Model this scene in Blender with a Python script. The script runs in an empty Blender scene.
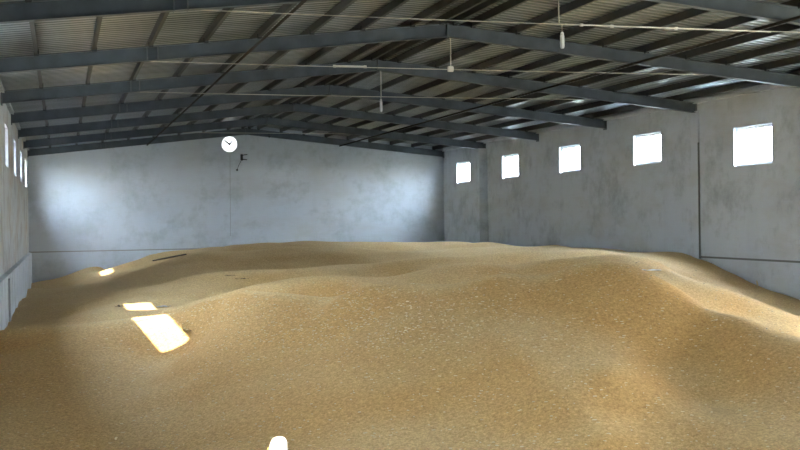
import bpy, bmesh, math, random
import numpy as np
from mathutils import Vector, Matrix

S = bpy.context.scene
COL = S.collection
random.seed(7)

# ------------------------------------------------------------------ camera
CAM = Vector((0.0, 0.0, 4.2))          # floor is z = 0
FPX, YAW, PITCH, ROLL = 1160.5, 0.2838, -0.0051, -0.0142
cy, sy, cp, sp = math.cos(YAW), math.sin(YAW), math.cos(PITCH), math.sin(PITCH)
R0 = Vector((cy, -sy, 0)); FW = Vector((sy*cp, cy*cp, sp)); U0 = Vector((-sy*sp, -cy*sp, cp))
RT = R0*math.cos(ROLL) + U0*math.sin(ROLL)
UP = U0*math.cos(ROLL) - R0*math.sin(ROLL)
cam_d = bpy.data.cameras.new('camera'); cam = bpy.data.objects.new('camera', cam_d); COL.objects.link(cam)
M = Matrix((RT, UP, -FW)).transposed().to_4x4(); M.translation = CAM
cam.matrix_world = M
cam_d.sensor_width = 36.0; cam_d.lens = 36.0*FPX/800.0; cam_d.clip_end = 600; cam_d.clip_start = 0.05
S.camera = cam


def ray(px, py, zc):
    """world point seen at photo pixel (px, py) at depth zc"""
    return CAM + FW*zc + RT*((px-400)/FPX*zc) - UP*((py-225)/FPX*zc)

# ------------------------------------------------------------------ world, sun, exposure
SKY, SUN, EXPO = 48.0, 16.0, 1.48
w = bpy.data.worlds.new('daylight'); S.world = w; w.use_nodes = True
nt = w.node_tree; nt.nodes.clear()
out = nt.nodes.new('ShaderNodeOutputWorld'); bg = nt.nodes.new('ShaderNodeBackground')
tc = nt.nodes.new('ShaderNodeTexCoord'); sx = nt.nodes.new('ShaderNodeSeparateXYZ'); cr = nt.nodes.new('ShaderNodeValToRGB')
nt.links.new(tc.outputs['Generated'], sx.inputs[0]); nt.links.new(sx.outputs['Z'], cr.inputs[0])
cr.color_ramp.elements[0].position = 0.0; cr.color_ramp.elements[0].color = (0.40, 0.42, 0.44, 1)
cr.color_ramp.elements[1].position = 0.9; cr.color_ramp.elements[1].color = (0.50, 0.66, 0.95, 1)
for p_, c_ in ((0.22, (0.68, 0.80, 0.94)), (0.5, (0.76, 0.94, 1.16))):
    e_ = cr.color_ramp.elements.new(p_); e_.color = (*c_, 1)
nt.links.new(cr.outputs[0], bg.inputs['Color']); bg.inputs['Strength'].default_value = SKY
nt.links.new(bg.outputs[0], out.inputs[0])

sd = bpy.data.lights.new('sun', 'SUN'); sun = bpy.data.objects.new('sun', sd); COL.objects.link(sun)
SUNDIR = Vector((0.79, 0.0, -1.0)).normalized()
sun.rotation_euler = SUNDIR.to_track_quat('-Z', 'Y').to_euler(); sun.location = (-20, 20, 30)
sd.energy = SUN; sd.angle = 0.012; sd.color = (1.0, 0.93, 0.82)

S.view_settings.view_transform = 'Standard'; S.view_settings.look = 'None'
S.view_settings.gamma = 1.0; S.view_settings.exposure = EXPO
try: S.view_settings.use_curve_mapping = False
except Exception: pass
S.cycles.max_bounces = 12; S.cycles.diffuse_bounces = 8; S.cycles.glossy_bounces = 4; S.cycles.transparent_max_bounces = 12
S.cycles.use_denoising = True
S.cycles.sample_clamp_indirect = 0.0

# ------------------------------------------------------------------ key dimensions (metres)
H0 = CAM.z
XL, XR = -1.43, 18.33
XM = (XL+XR)/2
BAY = 6.0; Y3 = 30.96; YF = Y3+4*BAY; YB = Y3-6*BAY
EAVE = H0+3.06; APEX = H0+4.11                     # undersides of the rafters at wall and ridge
SL = (APEX-EAVE)/(XR-XM)
RD, PD = 0.30, 0.17                                # rafter and purlin depth
WT = 0.24                                          # wall thickness
GROOVE = H0-1.255
def under(x): return APEX - SL*abs(x-XM)
def sheet(x): return under(x)+RD+PD

# ------------------------------------------------------------------ helpers
def obj(name, bm, mat, parent=None, smooth=False):
    me = bpy.data.meshes.new(name)
    bmesh.ops.recalc_face_normals(bm, faces=bm.faces)
    bm.to_mesh(me); bm.free()
    if mat: me.materials.append(mat)
    if smooth:
        for p in me.polygons: p.use_smooth = True
    o = bpy.data.objects.new(name, me); COL.objects.link(o)
    if parent: o.parent = parent
    return o
def tag(o, label=None, cat=None, group=None, kind=None):
    if label: o['label'] = label
    if cat: o['category'] = cat
    if group: o['group'] = group
    if kind: o['kind'] = kind
    return o
def thing(name, loc, label, cat, group=None):
    o = bpy.data.objects.new(name, None); COL.objects.link(o); o.location = loc; o.empty_display_size = .2
    return tag(o, label, cat, group)
def dup(root, loc, label, group=None):
    r = root.copy(); COL.objects.link(r); r.location = loc; r['label'] = label
    if group: r['group'] = group
    for c0 in list(root.children):
        c = c0.copy(); COL.objects.link(c); c.parent = r
        for d0 in list(c0.children):
            d = d0.copy(); COL.objects.link(d); d.parent = c
    return r
def box(bm, x0, x1, y0, y1, z0, z1):
    v = [bm.verts.new((x, y, z)) for x in (x0, x1) for y in (y0, y1) for z in (z0, z1)]
    for f in ((0,1,3,2),(4,6,7,5),(0,4,5,1),(2,3,7,6),(0,2,6,4),(1,5,7,3)):
        bm.faces.new([v[i] for i in f])
def prism(bm, prof, y0, y1):
    """closed (x, z) outline swept along y"""
    a = [bm.verts.new((x, y0, z)) for x, z in prof]; b = [bm.verts.new((x, y1, z)) for x, z in prof]
    n = len(prof)
    bm.faces.new(a); bm.faces.new(b[::-1])
    for i in range(n): bm.faces.new((a[i], a[(i+1) % n], b[(i+1) % n], b[i]))
def tube(bm, pts, r, seg=8, caps=True):
    pts = [Vector(p) for p in pts]; rings = []
    for i, p in enumerate(pts):
        d = (pts[min(i+1, len(pts)-1)]-pts[max(i-1, 0)]).normalized()
        a = d.orthogonal().normalized() if i == 0 else (ra - d*ra.dot(d)).normalized()
        ra = a; b = d.cross(a)
        rr = r[i] if isinstance(r, (list, tuple)) else r
        rings.append([bm.verts.new(p+a*rr*math.cos(2*math.pi*k/seg)+b*rr*math.sin(2*math.pi*k/seg)) for k in range(seg)])
    for q in range(len(rings)-1):
        for k in range(seg):
            bm.faces.new((rings[q][k], rings[q][(k+1) % seg], rings[q+1][(k+1) % seg], rings[q+1][k]))
    if caps: bm.faces.new(rings[0][::-1]); bm.faces.new(rings[-1])
def cells(us, vs, hole, put):
    """solid cell grid of a wall with thickness; put(u, v, t) -> vertex, t = 0 inside face, 1 outside face"""
    nu, nv = len(us)-1, len(vs)-1
    solid = lambda i, j: 0 <= i < nu and 0 <= j < nv and not hole((us[i]+us[i+1])/2, (vs[j]+vs[j+1])/2)
    for i in range(nu):
        for j in range(nv):
            if not solid(i, j): continue
            u0, u1, v0, v1 = us[i], us[i+1], vs[j], vs[j+1]
            for t in (0, 1): yield [put(u0, v0, t), put(u1, v0, t), put(u1, v1, t), put(u0, v1, t)]
            if not solid(i-1, j): yield [put(u0, v0, 0), put(u0, v1, 0), put(u0, v1, 1), put(u0, v0, 1)]
            if not solid(i+1, j): yield [put(u1, v0, 0), put(u1, v1, 0), put(u1, v1, 1), put(u1, v0, 1)]
            if not solid(i, j-1): yield [put(u0, v0, 0), put(u1, v0, 0), put(u1, v0, 1), put(u0, v0, 1)]
            if not solid(i, j+1): yield [put(u0, v1, 0), put(u1, v1, 0), put(u1, v1, 1), put(u0, v1, 1)]

# ------------------------------------------------------------------ materials
def mat(name, rgb, rough=0.8, metal=0.0, spec=0.3):
    m = bpy.data.materials.new(name); m.use_nodes = True
    b = m.node_tree.nodes['Principled BSDF']
    b.inputs['Base Color'].default_value = (*rgb, 1); b.inputs['Roughness'].default_value = rough
    b.inputs['Metallic'].default_value = metal; b.inputs['Specular IOR Level'].default_value = spec
    return m
def N(m, t, **kw):
    n = m.node_tree.nodes.new(t)
    for k, v in kw.items():
        if k in n.inputs.keys(): n.inputs[k].default_value = v
        else: setattr(n, k, v)
    return n
def L(m, a, b): m.node_tree.links.new(a, b)
def ramp(m, fac, stops):
    r = N(m, 'ShaderNodeValToRGB'); e = r.color_ramp.elements
    while len(e) < len(stops): e.new(0.5)
    for i, (p, c) in enumerate(stops): e[i].position = p; e[i].color = (*c, 1)
    L(m, fac, r.inputs[0]); return r.outputs[0]
def mixc(m, fac, a, b, mode='MIX'):
    n = N(m, 'ShaderNodeMix', data_type='RGBA', blend_type=mode)
    if isinstance(fac, float): n.inputs[0].default_value = fac
    else: L(m, fac, n.inputs[0])
    for i, c in ((6, a), (7, b)):
        if isinstance(c, tuple): n.inputs[i].default_value = (*c, 1)
        else: L(m, c, n.inputs[i])
    return n.outputs[2]
def plaster(name, base, dirt, warm, amount):
    m = mat(name, base, 0.9, 0, 0.15); b = m.node_tree.nodes['Principled BSDF']
    tcn = N(m, 'ShaderNodeTexCoord'); mp = N(m, 'ShaderNodeMapping'); L(m, tcn.outputs['Object'], mp.inputs[0])
    mp.inputs['Scale'].default_value = (0.35, 0.35, 0.9)
    n1 = N(m, 'ShaderNodeTexNoise', Scale=1.0, Detail=7.0, Roughness=0.62); L(m, mp.outputs[0], n1.inputs['Vector'])
    n2 = N(m, 'ShaderNodeTexNoise', Scale=0.9, Detail=9.0, Roughness=0.7); L(m, tcn.outputs['Object'], n2.inputs['Vector'])
    mp3 = N(m, 'ShaderNodeMapping'); L(m, tcn.outputs['Object'], mp3.inputs[0]); mp3.inputs['Scale'].default_value = (1.6, 1.6, 0.12)
    n3 = N(m, 'ShaderNodeTexNoise', Scale=1.0, Detail=5.0); L(m, mp3.outputs[0], n3.inputs['Vector'])
    f1 = ramp(m, n1.outputs['Fac'], [(0.48, (0, 0, 0)), (0.72, (amount,)*3)])
    f2 = ramp(m, n2.outputs['Fac'], [(0.50, (0, 0, 0)), (0.70, (amount,)*3)])
    f3 = ramp(m, n3.outputs['Fac'], [(0.55, (0, 0, 0)), (0.8, (amount*.25,)*3)])
    c = mixc(m, f1, base, warm); c = mixc(m, f2, c, dirt); c = mixc(m, f3, c, dirt)
    L(m, c, b.inputs['Base Color'])
    bp = N(m, 'ShaderNodeBump', Strength=0.25, Distance=0.02); L(m, n2.outputs['Fac'], bp.inputs['Height']); L(m, bp.outputs[0], b.inputs['Normal'])
    return m
m_far = plaster('whitewashed plaster', (0.50, 0.545, 0.585), (0.31, 0.33, 0.345), (0.43, 0.43, 0.42), 0.6)
m_side = plaster('stained whitewash', (0.50, 0.535, 0.56), (0.29, 0.30, 0.31), (0.42, 0.405, 0.37), 0.75)
m_left = plaster('brown stained whitewash', (0.50, 0.51, 0.50), (0.30, 0.28, 0.25), (0.44, 0.36, 0.26), 0.95)
m_conc = plaster('concrete', (0.16, 0.155, 0.145), (0.11, 0.105, 0.10), (0.14, 0.13, 0.11), 0.6)
m_line = mat('dark joint', (0.16, 0.16, 0.15), 0.9)
m_white = mat('white window plastic', (0.82, 0.83, 0.84), 0.4)
m_plast = mat('white plastic', (0.80, 0.80, 0.78), 0.35)
m_wire = mat('pale cable', (0.50, 0.47, 0.40), 0.6)
m_cond = mat('pale conduit', (0.55, 0.52, 0.45), 0.5)
m_pipe = mat('brown painted pipe', (0.04, 0.034, 0.027), 0.75, 0, 0.1)
m_dark = mat('dark metal fitting', (0.03, 0.032, 0.035), 0.6)

def steel(name, rgb):
    m = mat(name, rgb, 0.5, 0.0, 0.4); b = m.node_tree.nodes['Principled BSDF']
    t = N(m, 'ShaderNodeTexCoord'); n = N(m, 'ShaderNodeTexNoise', Scale=2.2, Detail=6.0); L(m, t.outputs['Object'], n.inputs['Vector'])
    L(m, ramp(m, n.outputs['Fac'], [(0.35, tuple(c*0.75 for c in rgb)), (0.7, tuple(min(1, c*1.2) for c in rgb))]), b.inputs['Base Color'])
    return m
m_raft = steel('blue grey painted steel', (0.06, 0.072, 0.082))
m_splice = steel('pale worn steel', (0.105, 0.115, 0.12))
m_purl = steel('brown grey primer steel', (0.036, 0.034, 0.028))

m_roof = mat('galvanised sheet', (0.4, 0.4, 0.38), 0.30, 0.6, 0.5)
b = m_roof.node_tree.nodes['Principled BSDF']
t = N(m_roof, 'ShaderNodeTexCoord'); mp = N(m_roof, 'ShaderNodeMapping'); mp.inputs['Scale'].default_value = (0.25, 1.1, 1)
L(m_roof, t.outputs['Object'], mp.inputs[0])
n = N(m_roof, 'ShaderNodeTexNoise', Scale=1.0, Detail=6.0); L(m_roof, mp.outputs[0], n.inputs['Vector'])
L(m_roof, ramp(m_roof, n.outputs['Fac'], [(0.3, (0.155, 0.172, 0.172)), (0.7, (0.24, 0.267, 0.275))]), b.inputs['Base Color'])

m_glass = bpy.data.materials.new('window glass'); m_glass.use_nodes = True
nt = m_glass.node_tree; nt.nodes.clear()
o_ = nt.nodes.new('ShaderNodeOutputMaterial'); mx = nt.nodes.new('ShaderNodeMixShader')
tr = nt.nodes.new('ShaderNodeBsdfTransparent'); gl = nt.nodes.new('ShaderNodeBsdfGlossy'); gl.inputs['Roughness'].default_value = 0.05
tr.inputs['Color'].default_value = (0.95, 0.96, 0.96, 1); mx.inputs[0].default_value = 0.06
nt.links.new(tr.outputs[0], mx.inputs[1]); nt.links.new(gl.outputs[0], mx.inputs[2]); nt.links.new(mx.outputs[0], o_.inputs[0])

m_sunstop = bpy.data.materials.new('sun diffusing glass'); m_sunstop.use_nodes = True
nt = m_sunstop.node_tree; nt.nodes.clear()
o_ = nt.nodes.new('ShaderNodeOutputMaterial'); mx = nt.nodes.new('ShaderNodeMixShader')
tr = nt.nodes.new('ShaderNodeBsdfTranslucent'); gl = nt.nodes.new('ShaderNodeBsdfGlossy'); gl.inputs['Roughness'].default_value = 0.4
tr.inputs['Color'].default_value = (0.36, 0.37, 0.40, 1); mx.inputs[0].default_value = 0.06
nt.links.new(tr.outputs[0], mx.inputs[1]); nt.links.new(gl.outputs[0], mx.inputs[2]); nt.links.new(mx.outputs[0], o_.inputs[0])

m_grain = mat('wheat grain', (0.42, 0.27, 0.11), 0.85, 0, 0.2)
b = m_grain.node_tree.nodes['Principled BSDF']
t = N(m_grain, 'ShaderNodeTexCoord')
nb = N(m_grain, 'ShaderNodeTexNoise', Scale=0.45, Detail=5.0, Roughness=0.6); L(m_grain, t.outputs['Object'], nb.inputs['Vector'])
nf = N(m_grain, 'ShaderNodeTexNoise', Scale=22.0, Detail=5.0, Roughness=0.75); L(m_grain, t.outputs['Object'], nf.inputs['Vector'])
vo = N(m_grain, 'ShaderNodeTexVoronoi', Scale=55.0); L(m_grain, t.outputs['Object'], vo.inputs['Vector'])
c = ramp(m_grain, nb.outputs['Fac'], [(0.3, (0.56, 0.345, 0.13)), (0.7, (0.66, 0.43, 0.185))])
f = ramp(m_grain, nf.outputs['Fac'], [(0.35, (0.70, 0.66, 0.60)), (0.55, (1.0, 1.0, 1.0)), (0.70, (1.18, 1.2, 1.25))])
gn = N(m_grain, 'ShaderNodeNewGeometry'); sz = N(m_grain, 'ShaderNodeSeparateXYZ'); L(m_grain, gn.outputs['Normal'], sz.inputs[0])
slope_shade = ramp(m_grain, sz.outputs['Z'], [(0.90, (0, 0, 0)), (0.99, (0.85, 0.85, 0.85))])   # row shading put into the grain colour: flats paler, steep faces browner
c = mixc(m_grain, slope_shade, mixc(m_grain, 0.5, c, (0.50, 0.285, 0.095)), (0.64, 0.455, 0.225))
c = mixc(m_grain, 1.0, c, f, 'MULTIPLY')
fv = ramp(m_grain, vo.outputs['Color'], [(0.0, (0.80, 0.78, 0.74)), (1.0, (1.15, 1.15, 1.15))])
c = mixc(m_grain, 1.0, c, fv, 'MULTIPLY')
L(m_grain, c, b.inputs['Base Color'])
bp = N(m_grain, 'ShaderNodeBump', Strength=0.35, Distance=0.02); L(m_grain, nf.outputs['Fac'], bp.inputs['Height']); L(m_grain, bp.outputs[0], b.inputs['Normal'])

# ------------------------------------------------------------------ the hall
bm = bmesh.new(); box(bm, -150, 150, -120, 180, -0.7, -0.4)
tag(obj('ground', bm, mat('pale yard concrete', (0.13, 0.12, 0.09), 0.9)), kind='structure')
bm = bmesh.new(); box(bm, XL-WT, XR+WT, YB-WT, YF+WT, -0.35, 0.0)
tag(obj('floor', bm, m_conc), kind='structure')

WIN_Y0, WIN_Y1 = 2.13, 3.98
WZ_R = (H0+1.68, H0+2.665); WZ_R5 = (H0+1.36, H0+2.44)
WZ_L = (H0+1.615, H0+2.745)
right_w = [(Y3+k*BAY+WIN_Y0, Y3+k*BAY+WIN_Y1) + (WZ_R if k >= 0 else WZ_R5) for k in range(3, -4, -1)]
ADDED_SIDE_DOOR = (3.0, 15.0, 0.0, 3.5)                      # unseen low doorway in the right wall, added to light the foreground
ADDED_FRONT_DOOR = (14.0, 17.8, 3.0)                                # unseen front doorway, added and set to the right to light the near slope
left_w = [(Y3+k*BAY+WIN_Y0, Y3+k*BAY+WIN_Y1) + (WZ_L if k > -4 else (WZ_L[0], WZ_L[1]+0.35)) for k in (3, 2, 1, 0, -1, -2, -4)]
left_w[5] = (20.45, 22.9) + WZ_L
SUN_STOPPED = (1, 2, 3)  # diffusing panes added so these windows throw no sun patches
def side_wall(name, x, s, wins, m):
    us = sorted({YB-WT, YF+WT, *[w_[0] for w_ in wins], *[w_[1] for w_ in wins]})
    vs = sorted({0.0, sheet(XL)+0.03, *[w_[2] for w_ in wins], *[w_[3] for w_ in wins]})
    hole = lambda u, v: any(a < u < b_ and c_ < v < d for a, b_, c_, d in wins)
    bm = bmesh.new()
    for q in cells(us, vs, hole, lambda u, v, t_: (x+s*WT*t_, u, v)): bm.faces.new([bm.verts.new(p) for p in q])
    bmesh.ops.remove_doubles(bm, verts=bm.verts, dist=1e-4)
    return tag(obj(name, bm, m), kind='structure')
side_wall('wall_left', XL, -1, left_w, m_left)
side_wall('wall_right', XR, 1, right_w+[ADDED_SIDE_DOOR], m_side)
def gable(y, t_, hole_):
    bm = bmesh.new(); top = sheet(XL)+0.03
    if hole_:
        x0, x1, z1 = hole_
        for q in cells([XL, x0, x1, XR], [0, z1, top], lambda u, v: x0 < u < x1 and v < z1, lambda u, v, k: (u, y+t_*k, v)):
            bm.faces.new([bm.verts.new(p) for p in q])
        bmesh.ops.remove_doubles(bm, verts=bm.verts, dist=1e-4)
        prism(bm, [(XL, top), (XR, top), (XM, sheet(XM)+0.03)], y, y+t_)
    else:
        prism(bm, [(XL, 0), (XR, 0), (XR, top), (XM, sheet(XM)+0.03), (XL, top)], y, y+t_)
    return bm
tag(obj('wall_back', gable(YF, WT, None), m_far), kind='structure')
tag(obj('wall_front', gable(YB, -WT, ADDED_FRONT_DOOR), m_far), kind='structure')

# pilasters and lower wall
bm = bmesh.new()
for yk, d in ((Y3+3*BAY, 0.40), (Y3, 0.06), (Y3-BAY, 0.06)):
    box(bm, XR-d, XR+0.02, yk-0.20, yk+0.20, 0, EAVE+0.05)
tag(obj('trim_1', bm, m_side), kind='structure')
bm = bmesh.new()                                        # thicker lower part of the left wall with its ledge
prism(bm, [(XL-0.02, 0), (XL+0.12, 0), (XL+0.12, GROOVE-0.03), (XL-0.02, GROOVE)], YB, YF)
box(bm, XL, XL+0.17, Y3-0.22, Y3+0.22, 0, GROOVE-0.10)
tag(obj('trim_2', bm, m_side), kind='structure')
bm = bmesh.new(); box(bm, XL, XR, YF-0.012, YF+0.01, GROOVE-0.03, GROOVE+0.02)
tag(obj('trim_3', bm, mat('grey joint', (0.28, 0.27, 0.25), 0.9)), kind='structure')
bm = bmesh.new()                                        # dark joints framing the near panel of the right wall
box(bm, XR-0.012, XR+0.01, YB, Y3-0.21, GROOVE-0.03, GROOVE+0.025)
box(bm, XR-0.075, XR-0.03, Y3-0.225, Y3-0.195, GROOVE-0.05, EAVE-0.9)
tag(obj('trim_4', bm, m_line), kind='structure')
bm = bmesh.new()                                        # pale eave rail on the right wall
box(bm, XR-0.10, XR+0.01, YB, YF, sheet(XR)-0.20, sheet(XR)-0.10)
box(bm, XL-0.01, XL+0.10, YB, YF, sheet(XL)-0.20, sheet(XL)-0.10)
tag(obj('trim_5', bm, m_side), kind='structure')

# corrugated roof
bm = bmesh.new(); prof = []; y = YB-0.6
while y < YF+0.6:
    prof += [(y, 0), (y+0.12, 0), (y+0.15, 0.035), (y+0.22, 0.035)]; y += 0.25
rows = []
for yy, dz in prof:
    rows.append([bm.verts.new((x, yy, sheet(x)+dz)) for x in (XL-WT-0.4, XM, XR+WT+0.4)])
for a, b_ in zip(rows, rows[1:]):
    for k in range(2): bm.faces.new((a[k], a[k+1], b_[k+1], b_[k]))
tag(obj('ceiling', bm, m_roof), kind='structure')

# windows
nw = 0
def make_window(x, s, w_, glass=None):
    global nw
    nw += 1
    y0, y1, z0, z1 = w_
    root = bpy.data.objects.new('window_%d' % nw, None); COL.objects.link(root); root.location = (x, (y0+y1)/2, z0); root['kind'] = 'structure'
    hw, h = (y1-y0)/2, z1-z0; a, b_ = s*0.10, s*0.16
    lo, hi = min(a, b_), max(a, b_)
    e = 0.002
    bm = bmesh.new(); f = 0.05
    box(bm, lo, hi, -hw+e, hw-e, e, f); box(bm, lo, hi, -hw+e, hw-e, h-f, h-e)
    box(bm, lo, hi, -hw+e, -hw+f, f, h-f); box(bm, lo, hi, hw-f, hw-e, f, h-f)
    obj('window_frame', bm, m_white, root)
    for (c0, c1, off) in ((-hw+f, 0.03, 0.0), (-0.03, hw-f, 0.022)):
        bm = bmesh.new(); g = 0.035; u0, u1 = lo+0.006+off, lo+0.026+off
        box(bm, u0, u1, c0, c1, f, f+g); box(bm, u0, u1, c0, c1, h-f-g, h-f)
        box(bm, u0, u1, c0, c0+g, f+g, h-f-g); box(bm, u0, u1, c1-g, c1, f+g, h-f-g)
        sash = obj('sash', bm, m_white, root)
        bm = bmesh.new(); box(bm, u0+0.007, u1-0.007, c0+g, c1-g, f+g, h-f-g)
        obj('pane', bm, glass or m_glass, sash)
for w_ in right_w: make_window(XR, 1, w_)
for i, w_ in enumerate(left_w): make_window(XL, -1, w_, m_sunstop if i in SUN_STOPPED else None)

# ------------------------------------------------------------------ grain heap
PTS = []
def P(px, py, zc): PTS.append(ray(px, py, zc))
def lay(seq):
    for px, py, zc in seq: P(px, py, zc)
# front slope
lay([(0,450,15.5),(100,450,15.8),(200,450,15.2),(300,450,14.6),(400,450,14),(500,450,13.8),(600,450,13.4),(700,450,13.5),(800,450,13)])
lay([(0,385,18.6),(100,400,17.7),(200,390,17.4),(300,390,16.2),(400,385,15.6),(500,385,15.2),(600,375,15),(700,400,14.9),(800,395,14.4)])
lay([(0,350,20.6),(100,360,19.6),(165,350,20.3),(185,345,20.3),(203,340,20.1),(300,335,18.2),(400,325,17.4),(500,320,17.3),(560,312,17.3),(600,305,17.2),(650,318,16.9),(700,345,16.35),(750,368,15.45)])
# crest of the front mound
FRONT = [(0,333,21.6),(70,325,21.6),(140,318,21.4),(200,306,20.9),(232,298,20.2),(266,296,19.6),(300,298,19.4),(335,304,19.2),(362,291,19.2),
     (400,284.5,19),(451,284,19),(485,279,19),(512,277,19),(540,279,18.9),(570,268,18.8),(600,263,18.8),(622,262,18.6)]
RIGHT = [(650,274,18.4),(682,290,17.8),(743,316,16.9),(800,341,15.8)]
lay(FRONT); lay(RIGHT)
def valley(seq, ddz, dzc):                               # ground just behind a crest, hidden from the camera
    for px, py, zc in seq:
        p = ray(px, py, zc); d = FW.copy(); d.z = 0; p += d.normalized()*dzc; p.z -= ddz; PTS.append(p)
valley([FRONT[i] for i in (0,1,2,3,5,7,9,10,12,15,16)], 0.42, 1.7)
valley(RIGHT, 0.30, 1.6)
# second row of mounds: visible foot, crest, hidden back
ROW2 = [(225,291,25.5),(250,284,25.2),(287,279.5,25),(340,276,25),(385,279.5,25),(430,272,25),(451,263.5,25.5),(482,261,25.5),(512,266,25.5),(560,260,25.5),(600,257,25)]
ROW2R = [(661,263,24),(712,286,22.8),(760,303,22),(800,318,21.2)]
lay(ROW2); lay(ROW2R)
lay([(225,298,24.6),(250,295,24.4),(287,294.5,24.1),(320,299,23.9),(345,296,23.9),(385,285.5,24.3),(430,282.5,24.2),(451,281.5,24.2),(482,276,24.4),(512,275,24.6),(540,275,24.4),(560,267,24.4),
     (660,273,22.6),(682,287,21.6),(743,313,20.7),(800,337,19.9)])
valley([ROW2[i] for i in (1,2,3,6,7,9,10)], 0.5, 1.7)
valley(ROW2R, 0.22, 1.6)
# third row, with the arm running down to the left
ROW3 = [(180,278,32),(210,273,32),(251,270,32),(290,268,32),(333,265,32),(400,261,32),(466,255,32.5),(528,250.5,32.5),(600,252,32)]
lay(ROW3); lay([(85,316,26),(110,305,28),(140,293,30),(135,308.5,27.4),(165,309,27.2)])
lay([(210,284,30.8),(250,282.5,30.8),(287,278.5,30.7),(340,275,30.7),(370,277,30.8),(400,278,30.8),(430,270,30.9),(460,262.5,31.4),(482,260,31.4),(520,263,31.2),(560,258,31.3)])
valley([ROW3[i] for i in (0,2,4,5,6,7)], 0.5, 2.2)
# fourth row
ROW4 = [(180,257,43),(240,250,43),(285,247.3,43),(333,246,43),(370,249.5,42),(410,250.5,42),(470,248.5,42),(530,247,41)]
lay(ROW4)
lay([(190,270,40),(240,267,40.5),(300,263.5,40.5),(333,262,40.5),(400,258.5,40),(466,253.5,40.5)])
valley([ROW4[i] for i in (1,3,5,6)], 0.45, 2.2)
# dark crest at the back
lay([(240,249.5,47.5),(300,246.5,47.5),(380,247.5,47),(440,248.5,46.5),(520,247.5,45),(600,250.5,42),(650,254,39.5)])
lay([(190,250,52),(250,244,50),(300,241.5,49.5),(380,243,49),(440,242,48.5),(500,243.5,47),(560,244.5,45.5),(600,245,44),(640,245.5,42),(665,249,40)])
# along the back wall
for x in (2, 5, 8, 11, 14, 17): PTS.append(Vector((x, YF, H0-1.75 if x > 3 else H0-2.2)))
# left valley and the left wall
lay([(36,282.5,54.2),(60,279,54),(104,266.3,53.4),(150,255.5,53),(103,271.0,51.3),(120,276,46.5),(104,281,47.3),(70,285,50)])
for yy, zz in ((26, -2.5), (31, -2.42), (35, -2.44), (41, -2.5), (48, -2.6), (54, -2.68)): PTS.append(Vector((XL+0.2, yy, H0+zz)))
for px, py, zc in ((60,300,36),(45,313,31),(66,319,28.5),(90,289,44),(25,303,36)): P(px, py, zc)
# right wall contact
for px, py in ((690,254.5),(700,258.5),(725,270),(753,284),(780,293),(800,299)):
    az = YAW+math.atan((px-400)/FPX); yy = XR/math.tan(az)
    zc = yy*math.cos(YAW)+XR*math.sin(YAW); PTS.append(ray(px, py, zc))
PTS.append(Vector((XR, 36, H0-1.15))); PTS.append(Vector((XR, 44, H0-1.3))); PTS.append(Vector((XR, 20, H0-2.7)))
PTS.append(Vector((XR, 14, H0-3.3)))
# around and behind the camera
for x in (-1, 3, 7, 11, 15, 18): PTS.append(Vector((x, 8.0, 0.35))); PTS.append(Vector((x, 4.5, -0.1)))
A = np.array([[p.x, p.y] for p in PTS]); Z = np.array([p.z for p in PTS]); n_ = len(A)
def U(r2): return np.where(r2 > 1e-12, r2*np.log(np.maximum(r2, 1e-12)), 0.0)
K = U(((A[:, None]-A[None])**2).sum(-1)) + np.eye(n_)*0.002
T = np.hstack([np.ones((n_, 1)), A])
Wt = np.linalg.solve(np.block([[K, T], [T.T, np.zeros((3, 3))]]), np.concatenate([Z, np.zeros(3)]))
gx = np.linspace(XL+0.004, XR-0.004, 180); gy = np.concatenate([np.linspace(4.6, 27, 240), np.linspace(27.1, YF-0.004, 220)])
GX, GY = np.meshgrid(gx, gy)
G = np.stack([GX.ravel(), GY.ravel()], 1)
GZ = np.concatenate([U(((g[:, None]-A[None])**2).sum(-1))@Wt[:n_] + Wt[n_]+g@Wt[n_+1:] for g in np.array_split(G, 40)])
rng = np.random.default_rng(3)
for k in range(46):                                       # small slumps and ripples
    lam = rng.uniform(0.7, 3.2); th = rng.uniform(0, math.pi); ph = rng.uniform(0, 6.28)
    GZ += 0.0042*lam*np.sin((G[:, 0]*math.cos(th)+G[:, 1]*math.sin(th))*6.283/lam+ph)*0.55
GZ = np.maximum(GZ, 0.002).reshape(GX.shape)
def height(x, y):
    i = np.clip(np.searchsorted(gx, x)-1, 0, len(gx)-2); j = np.clip(np.searchsorted(gy, y)-1, 0, len(gy)-2)
    u = (x-gx[i])/(gx[i+1]-gx[i]); v = (y-gy[j])/(gy[j+1]-gy[j])
    return float((1-u)*(1-v)*GZ[j, i]+u*(1-v)*GZ[j, i+1]+(1-u)*v*GZ[j+1, i]+u*v*GZ[j+1, i+1])
def on_grain(px, py):
    """where the sight line through a photo pixel meets the grain"""
    d = ray(px, py, 1.0)-CAM
    t_ = 6.0
    while t_ < 60:
        p = CAM+d*t_
        if XL < p.x < XR and p.y < YF and p.z <= height(p.x, p.y): return Vector((p.x, p.y, height(p.x, p.y)))
        t_ += 0.05
    return None
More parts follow.
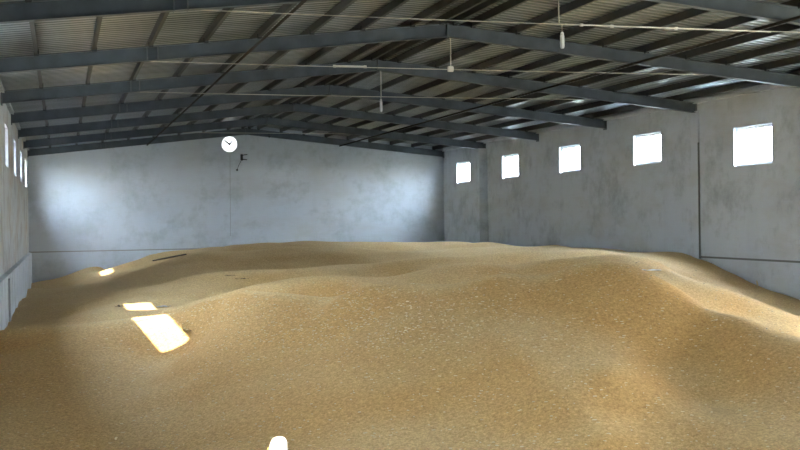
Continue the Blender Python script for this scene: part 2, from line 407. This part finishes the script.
# spurs running down the front mound
for line, amp, wid in ((((548,296),(592,347),(640,385),(700,425)), 0.075, 0.5), (((508,286),(516,340),(545,395),(600,440)), 0.09, 0.45), (((362,292),(345,303),(330,318)), 0.08, 0.3)):
    q = [on_grain(*p_) for p_ in line]
    if any(p_ is None for p_ in q): continue
    best = np.full(GX.shape, 1e9)
    for p0, p1 in zip(q, q[1:]):
        dx, dy = p1.x-p0.x, p1.y-p0.y; t_ = np.clip(((GX-p0.x)*dx+(GY-p0.y)*dy)/(dx*dx+dy*dy), 0, 1)
        best = np.minimum(best, (GX-p0.x-t_*dx)**2+(GY-p0.y-t_*dy)**2)
    GZ += amp*np.exp(-best/wid**2)
me = bpy.data.meshes.new('grain_heap'); nx, ny = len(gx), len(gy)
vv = np.stack([GX.ravel(), GY.ravel(), GZ.ravel()], 1)
ff = [(j*nx+i, j*nx+i+1, (j+1)*nx+i+1, (j+1)*nx+i) for j in range(ny-1) for i in range(nx-1)]
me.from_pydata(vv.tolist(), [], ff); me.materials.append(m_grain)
for p in me.polygons: p.use_smooth = True
heap = bpy.data.objects.new('grain_heap', me); COL.objects.link(heap)
tag(heap, 'huge rolling heap of golden brown wheat grain covering the hall floor', 'grain', kind='stuff')
# ------------------------------------------------------------------ rafters
def ibeam(bm, x0, x1, d=RD, bw=0.085, tf=0.014, tw=0.010):
    """I section following the slope between two x positions, local z 0 = underside at ridge"""
    z = lambda x: under(x)-APEX
    for (zb, zt, hw) in ((0, tf, bw), (d-tf, d, bw), (tf, d-tf, tw/2)):
        v = []
        for x in (x0, x1):
            for yy in (-hw, hw):
                for q in (zb, zt): v.append(bm.verts.new((x-XM, yy, z(x)+q)))
        for f_ in ((0,1,3,2),(4,6,7,5),(0,4,5,1),(2,3,7,6),(0,2,6,4),(1,5,7,3)): bm.faces.new([v[i] for i in f_])
PXS = {-1: [0.16]+[0.85+1.149*k for k in range(8)], 1: [0.16]+[0.59+1.0925*k for k in range(9)]}                      # purlin offsets from the ridge
def plate(bm, x, t_=0.012, hw=0.085, up=0.01, dn=0.01):
    z = under(x)-APEX; box(bm, x-XM-t_, x-XM+t_, -hw, hw, z-dn, z+RD+up)
raft = thing('roof_rafter', (XM, YF-0.12, APEX), 'x', 'rafter', 'steel portal rafters under the roof')
def build_rafter(root):
    for s, a, b_ in ((-1, XL+0.01, XM-0.015), (1, XM+0.015, XR-0.01)):
        bm = bmesh.new(); ibeam(bm, a, b_); obj('beam', bm, m_raft, root)
    bm = bmesh.new(); box(bm, -0.014, 0.014, -0.09, 0.09, -0.03, RD+0.005); obj('ridge_plate', bm, m_raft, root)
    for x in (1.79, 2.01):
        bm = bmesh.new(); plate(bm, x, 0.010, 0.087, 0.006, 0.012); obj('splice_plate', bm, m_splice, root)
    for x in (XL+0.03, XR-0.03):
        bm = bmesh.new(); plate(bm, x, 0.014, 0.11, 0.0, 0.05); obj('end_plate', bm, m_raft, root)
    for s in (-1, 1):
        for k in PXS[s]:
            bm = bmesh.new(); x = s*k; z = -SL*k+RD
            box(bm, x+0.042, x+0.052, -0.085, 0.085, z-0.004, z+0.13); box(bm, x-0.045, x+0.052, -0.15, -0.086, z-0.03, z+0.075)
            obj('purlin_cleat', bm, m_dark, root)
build_rafter(raft)
RL = ['steel rafter flush against the far gable wall', 'rearmost free steel rafter, just in front of the far gable wall',
      'second free steel rafter from the far wall', 'third free steel rafter from the far wall',
      'steel rafter whose right end meets the wall between the two nearest visible windows',
      'blue grey steel rafter running behind the white tube lamp at top centre',
      'nearest steel rafter, running along the top edge of the photo']
raft['label'] = RL[0]
for k in range(1, 7): dup(raft, (XM, YF-BAY*k, APEX), RL[k])
for k in range(7, 10): dup(raft, (XM, YF-BAY*k, APEX), 'steel rafter overhead behind the photographer')

# ------------------------------------------------------------------ purlins
def purlin_mesh():
    bm = bmesh.new(); d, fl, t_, lip = PD, 0.07, 0.006, 0.022
    o_ = [(0, 0), (fl, 0), (fl, lip), (fl-t_, lip), (fl-t_, t_), (t_, t_), (t_, d-t_), (fl-t_, d-t_), (fl-t_, d-lip), (fl, d-lip), (fl, d), (0, d)]
    prism(bm, [(x-0.035, z) for x, z in o_], YB+0.02, YF-0.02)
    return bm
ORD = ['ridge', 'first', 'second', 'third', 'fourth', 'fifth', 'sixth', 'seventh', 'eighth', 'ninth']
src = None
for s, side in ((-1, 'left'), (1, 'right')):
    for i, k in enumerate(PXS[s]):
        x = XM+s*k
        lab = ('dark steel purlin hugging the ridge on its %s side' % side) if i == 0 else \
              ('%s dark steel purlin down from the ridge on the %s roof slope' % (ORD[i], side))
        if src is None:
            src = obj('roof_purlin', purlin_mesh(), m_purl); o = src
        else:
            o = src.copy(); COL.objects.link(o)
        tag(o, lab, 'purlin', 'purlins carrying the roof sheets')
        o.location = (x, 0, under(x)+RD+0.001)
        o.rotation_euler = (0, 0, 0)

# ------------------------------------------------------------------ long pipes under the rafters
for x, lab in ((3.87, 'thin brown pipe running lengthwise under the left roof slope'), (2*XM-3.87, 'thin brown pipe running lengthwise under the right roof slope')):
    bm = bmesh.new(); z = under(x)-0.03
    tube(bm, [(x, YB+0.3, z), (x, YF-0.02, z)], 0.03, 10)
    tag(obj('roof_pipe', bm, m_pipe), lab, 'pipe', 'pipes along the roof')

# ------------------------------------------------------------------ cross wires, droppers, lamps
XLAMP = 8.56
def wire(y, z, lab, sag=0.02, r=0.009, x0=None, x1=None):
    off = (APEX-z)/SL
    a = XM-off if x0 is None else x0; b_ = XM+off if x1 is None else x1
    pts = [(a+(b_-a)*t_/16, y, z-sag*4*(t_/16)*(1-t_/16)) for t_ in range(17)]
    bm = bmesh.new(); tube(bm, pts, r, 6)
    return tag(obj('cross_wire', bm, m_wire), lab, 'wire', 'wires strung across the hall')
ZW = H0+3.42
YW = [Y3-2*BAY, Y3-BAY, Y3, Y3+3*BAY]
wire(YW[0]+0.10, ZW+0.03, 'pale wire across the hall carrying the nearest hanging tube lamp')
wire(YW[1]+0.10, ZW-0.01, 'pale wire across the hall carrying the small junction box')
wire(YW[2]+0.10, ZW, 'pale wire across the hall carrying the farther hanging tube lamp')
wire(YW[3]+0.10, H0+3.74, 'thin wire across the hall in front of the far wall', 0.0, 0.011)
def sleeve(y, z, x0, x1, lab):
    bm = bmesh.new(); tube(bm, [(x0, y, z), (x1, y, z)], 0.024, 10)
    for x in (x0, x1): tube(bm, [(x-0.03, y, z), (x+0.03, y, z)], 0.031, 10)
    tag(obj('conduit_sleeve', bm, m_cond), lab, 'conduit')
sleeve(YW[1]+0.10, ZW-0.015, 5.85, 6.55, 'pale conduit sleeve around the wire with the junction box')
def rod(y, z0, z1, lab, x=XLAMP):
    bm = bmesh.new(); tube(bm, [(x, y, z0), (x, y, z1)], 0.012, 8)
    box(bm, x-0.03, x+0.03, y-0.03, y+0.03, z1-0.012, z1)
    tag(obj('dropper_rod', bm, m_wire), lab, 'rod', 'rods dropping from the ridge to the wires')
rod(YW[0]+0.10, ZW+0.03, APEX+0.29, 'thin rod hanging above the nearest tube lamp')
rod(YW[1]+0.08, ZW+0.05, APEX-0.0, 'thin rod from the rafter down to the small junction box')
rod(YW[2]+0.08, ZW, APEX-0.0, 'thin rod hanging above the farther tube lamp')
def lamp(x, y, z, lab, drop=0.11, length=0.26, r=0.034):
    root = thing('hanging_lamp', (x, y, z), lab, 'lamp', 'tube lamps hanging from the wires')
    bm = bmesh.new(); tube(bm, [(0, 0, 0), (0, 0, -drop)], 0.009, 8); obj('cord', bm, m_wire, root)
    bm = bmesh.new(); tube(bm, [(0, 0, -drop+0.005), (0, 0, -drop-0.02), (0, 0, -drop-0.06), (0, 0, -drop-0.065)], [r*.45, r*.75, r*.8, r*1.05], 14)
    obj('lamp_holder', bm, m_plast, root)
    bm = bmesh.new(); zt = -drop-0.065
    for a in range(3):
        ax, ay = math.cos(a*2.094)*r*.55, math.sin(a*2.094)*r*.55
        tube(bm, [(ax, ay, zt), (ax, ay, zt-length+0.03), (ax*.7, ay*.7, zt-length+0.008), (ax*.3, ay*.3, zt-length)], [r*.46, r*.46, r*.42, r*.25], 10)
    obj('lamp_tube', bm, m_plast, root, True)
    return root
lamp(XLAMP+0.06, YW[0]+0.10, ZW+0.01, 'white tube lamp hanging from the nearest wire at top centre right', 0.14, 0.22, 0.042)
lamp(XLAMP, YW[2]+0.10, ZW-0.02, 'small white tube lamp hanging from the farther wire near the ridge', 0.07, 0.28, 0.040)
lb = lamp(XLAMP, YW[3]+0.10, H0+3.74, 'tiny dark lamp hanging before the top of the far wall', 0.02, 0.10, 0.04)
for c_ in lb.children:
    c_.data = c_.data.copy(); c_.data.materials.clear(); c_.data.materials.append(m_dark)
jb = thing('junction_box', (XLAMP, YW[1]+0.10, ZW-0.02), 'small pale junction box on the wire below the rafter ridge', 'box')
bm = bmesh.new(); box(bm, -0.065, 0.065, -0.04, 0.04, -0.06, 0.06); bmesh.ops.bevel(bm, geom=bm.edges[:], offset=0.008, segments=2, affect='EDGES'); obj('box_body', bm, m_cond, jb)
bm = bmesh.new(); box(bm, -0.058, 0.058, -0.047, -0.041, -0.053, 0.053); obj('lid', bm, m_cond, jb)
# bare conduit on the near wire to the right of the lamp
bm = bmesh.new(); tube(bm, [(XLAMP+0.12, YW[0]+0.10, ZW+0.012), (12.9, YW[0]+0.10, ZW+0.014)], 0.014, 8)
for x in (9.0, 9.6, 10.9): tube(bm, [(x-0.03, YW[0]+0.10, ZW+0.012), (x+0.03, YW[0]+0.10, ZW+0.012)], 0.027, 8)
tag(obj('conduit_run', bm, mat('white conduit', (0.66, 0.65, 0.6), 0.5)), 'white conduit running right from the nearest hanging lamp', 'conduit')

# ------------------------------------------------------------------ glowing disc, bracket, cable on the far wall
def wall_pt(px, py): 
    d = ray(px, py, 1.0)-CAM; return CAM + d*((YF-CAM.y)/d.y)
cpt = wall_pt(229.3, 144.3)
disc_root = thing('wall_disc', (cpt.x, YF, cpt.z), 'round white glowing disc with two hands high on the far wall', 'clock')  # glowing disc with two hand-shaped bars in front
R_ = 0.37
def disc(bm, r, y0, y1, seg=48):
    tube(bm, [(0, y0, 0), (0, y1, 0)], r, seg)
m_disc_face = mat('glowing dial', (0.9, 0.92, 0.95), 0.4); bb = m_disc_face.node_tree.nodes['Principled BSDF']
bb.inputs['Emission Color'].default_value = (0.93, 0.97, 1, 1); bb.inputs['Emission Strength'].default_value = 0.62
bm = bmesh.new(); disc(bm, R_-0.012, -0.06, -0.005); obj('disc_face', bm, m_disc_face, disc_root)
bm = bmesh.new(); ring = []
for a in range(48):
    an = a/48*6.28319; c_, s_ = math.cos(an), math.sin(an)
    ring.append([bm.verts.new((c_*r, y_, s_*r)) for r, y_ in ((R_-0.012, -0.068), (R_+0.006, -0.068), (R_+0.012, -0.002), (R_-0.012, -0.002))])
for a in range(48):
    for q in range(4): bm.faces.new((ring[a][q], ring[a][(q+1) % 4], ring[(a+1) % 48][(q+1) % 4], ring[(a+1) % 48][q]))
obj('rim', bm, m_plast, disc_root)
m_hand = mat('grey disc hand', (0.02, 0.02, 0.025), 0.6)
def hand(name, ang, ln, wd, y_):
    bm = bmesh.new(); d = Vector((math.sin(ang), 0, math.cos(ang))); n_2 = Vector((d.z, 0, -d.x))
    a, e_ = -d*0.05, d*ln
    v = [bm.verts.new(p+Vector((0, yy, 0))) for yy in (y_, y_-0.006) for p in (a-n_2*wd, a+n_2*wd, e_+n_2*wd*.6, e_-n_2*wd*.6)]
    for f_ in ((0,1,2,3),(7,6,5,4),(0,4,5,1),(1,5,6,2),(2,6,7,3),(3,7,4,0)): bm.faces.new([v[i] for i in f_])
    obj(name, bm, m_hand, disc_root)
hand('long_hand', math.radians(-52), 0.31, 0.045, -0.064)
hand('short_hand', math.radians(42), 0.24, 0.036, -0.074)
bm = bmesh.new(); disc(bm, 0.035, -0.08, -0.06, 16); obj('hub', bm, m_hand, disc_root)
bpnt = wall_pt(242.5, 157.5)
br = thing('wall_fitting', (bpnt.x, YF, bpnt.z), 'small dark wall fitting right below the round white disc', 'fitting')
bm = bmesh.new(); box(bm, -0.10, 0.0, -0.16, 0.0, -0.15, 0.15); bmesh.ops.bevel(bm, geom=bm.edges[:], offset=0.015, segments=2, affect='EDGES'); obj('housing', bm, m_dark, br)
bm = bmesh.new(); tube(bm, [(-0.05, -0.01, 0.10), (0.08, -0.14, 0.12), (0.20, -0.2, 0.13)], 0.02, 8); obj('arm', bm, m_dark, br)
bm = bmesh.new(); tube(bm, [(-0.05, -0.01, -0.10), (0.08, -0.14, -0.10), (0.18, -0.2, -0.12)], 0.02, 8); obj('arm', bm, m_dark, br)
a_, b_ = wall_pt(241, 161), wall_pt(237, 170)
bm = bmesh.new(); tube(bm, [(a_.x, YF-0.012, a_.z), ((a_.x+b_.x)/2-.02, YF-0.02, (a_.z+b_.z)/2), (b_.x, YF-0.012, b_.z)], 0.012, 6); tube(bm, [(b_.x, YF-0.05, b_.z), (b_.x, YF-0.004, b_.z)], 0.05, 10)
tag(obj('loose_cable', bm, m_dark), 'short loose dark cable dangling below the dark wall fitting', 'cable')
a_, b_ = wall_pt(230, 155), wall_pt(230.5, 236)
bm = bmesh.new(); tube(bm, [(a_.x, YF-0.012, a_.z), (b_.x, YF-0.012, b_.z)], 0.012, 6)
tag(obj('wall_cable', bm, mat('grey cable', (0.33, 0.34, 0.34), 0.8)), 'thin grey cable running straight down the far wall below the round disc', 'cable')

# ------------------------------------------------------------------ things lying on the grain
m_wood = mat('dark wood', (0.10, 0.062, 0.03), 0.8)
a_, b_ = on_grain(153, 264.5), on_grain(186, 258.8)
if a_ and b_:
    lift = max(height(*(a_+(b_-a_)*t_/12).xy)-(a_+(b_-a_)*t_/12).z for t_ in range(13))+0.03
    bm = bmesh.new(); up = Vector((0, 0, lift)); tube(bm, [a_+up, (a_+b_)/2+up, b_+up], [0.028, 0.033, 0.026], 8)
    tag(obj('wooden_pole', bm, m_wood), 'dark wooden pole lying on the grain toward the far wall', 'pole')
def scrap(px, py, w_, d_, rot, m, name, lab, cat, lift=0.0, group=None):
    p = on_grain(px, py)
    if p is None: return
    bm = bmesh.new(); nseg = 6
    rr = random.Random(int(px*13+py))
    g = [[bm.verts.new(((i/nseg-.5)*w_, (j/4-.5)*d_, 0.012+0.35*d_*abs(rr.gauss(0, .25)))) for i in range(nseg+1)] for j in range(5)]
    for j in range(4):
        for i in range(nseg): bm.faces.new((g[j][i], g[j][i+1], g[j+1][i+1], g[j+1][i]))
    r_ = bmesh.ops.solidify(bm, geom=bm.faces[:], thickness=0.006)
    o = obj(name, bm, m); o.location = p+Vector((0, 0, lift)); o.rotation_euler = (0, 0, rot)
    tag(o, lab, cat, group); return o
m_greypl = mat('bluish plastic', (0.38, 0.42, 0.47), 0.5)
scrap(163, 307.5, 0.34, 0.20, 0.5, m_greypl, 'plastic_scrap', 'crumpled bluish plastic scrap beside the larger sunlit patch', 'scrap')
scrap(650.5, 271.5, 0.42, 0.16, -0.3, m_plast, 'plastic_scrap', 'white plastic scrap on the crest of the front mound at right', 'scrap')
scrap(769, 290, 0.36, 0.2, 0.2, m_plast, 'plastic_scrap', 'small white scrap at the foot of the right wall', 'scrap')
scrap(120, 307, 0.22, 0.16, 0.9, m_wood, 'clod', 'small dark clod left of the larger sunlit patch', 'clod')
scrap(230, 276.5, 0.26, 0.14, 0.2, m_wood, 'clod', 'dark clod in the valley behind the front mound, left of another', 'clod')
scrap(242, 279.5, 0.34, 0.14, 0.1, m_wood, 'clod', 'dark clod in the valley behind the front mound, right of another', 'clod')
scrap(189, 333.5, 0.10, 0.07, 0.1, m_wood, 'clod', 'dark speck at the right edge of the larger sunlit patch', 'clod')
p = on_grain(757, 288)
if p:
    bm = bmesh.new(); tube(bm, [p-Vector((0, 0, .05)), p+Vector((0.02, 0, 0.08)), p+Vector((-0.01, 0, 0.20))], [0.02, 0.025, 0.015], 8)
    tag(obj('straw_stub', bm, mat('straw', (0.55, 0.45, 0.25), 0.8)), 'pale straw stub sticking up at the foot of the right wall', 'straw')
# white stake at the bottom of the picture
q = ray(278.5, 437, 9.9); g_ = height(q.x, q.y)
st = thing('marker_stake', (q.x, q.y, g_), 'white round-topped stake standing in the grain at the bottom edge', 'stake')
hh = max(q.z-g_, 0.12)
bm = bmesh.new(); prof = [(-0.075, -0.4), (0.075, -0.4), (0.075, hh-0.06), (0.062, hh-0.02), (0.035, hh), (-0.035, hh-0.005), (-0.062, hh-0.03), (-0.075, hh-0.07)]
prism(bm, prof, -0.035, 0.035); bmesh.ops.bevel(bm, geom=bm.edges[:], offset=0.008, segments=2, affect='EDGES')
so = obj('board', bm, m_plast, st); st.rotation_euler = (0.0, 0.0, -0.25)
bm = bmesh.new(); tube(bm, [(-0.086, 0, -0.3), (-0.086, 0, hh-0.09)], 0.012, 8); obj('edge_strip', bm, mat('yellow strip', (0.75, 0.55, 0.15), 0.5), st)

# loose chaff on the grain surface
bm = bmesh.new(); rr = random.Random(5); cnt = 0
while cnt < 2600:
    px, py = rr.uniform(0, 800), 262+188*rr.random()**1.3
    if rr.random() < 0.4: px, py = rr.gauss(330, 120), rr.gauss(320, 22)
    p = on_grain(px, py) if cnt % 1 == 0 else None
    cnt += 1
    if p is None or p.y > 30: continue
    ln, wd, an = rr.uniform(0.008, 0.028), rr.uniform(0.003, 0.008), rr.uniform(0, 6.28)
    d = Vector((math.cos(an), math.sin(an), 0))*ln; n_2 = Vector((-math.sin(an), math.cos(an), 0))*wd
    z0 = Vector((0, 0, 0.004)); z1 = Vector((0, 0, 0.009+rr.random()*0.006))
    v = [bm.verts.new(p+e_) for e_ in (-d-n_2+z0, d-n_2+z0, d+n_2+z0, -d+n_2+z0, -d*.8+z1, d*.8+z1)]
    for f_ in ((0,1,5,4),(2,3,4,5),(1,2,5),(3,0,4),(3,2,1,0)): bm.faces.new([v[i] for i in f_])
tag(obj('chaff', bm, mat('pale chaff', (0.66, 0.55, 0.36), 0.8)), 'pale bits of straw and husk scattered over the grain', 'chaff', kind='stuff')
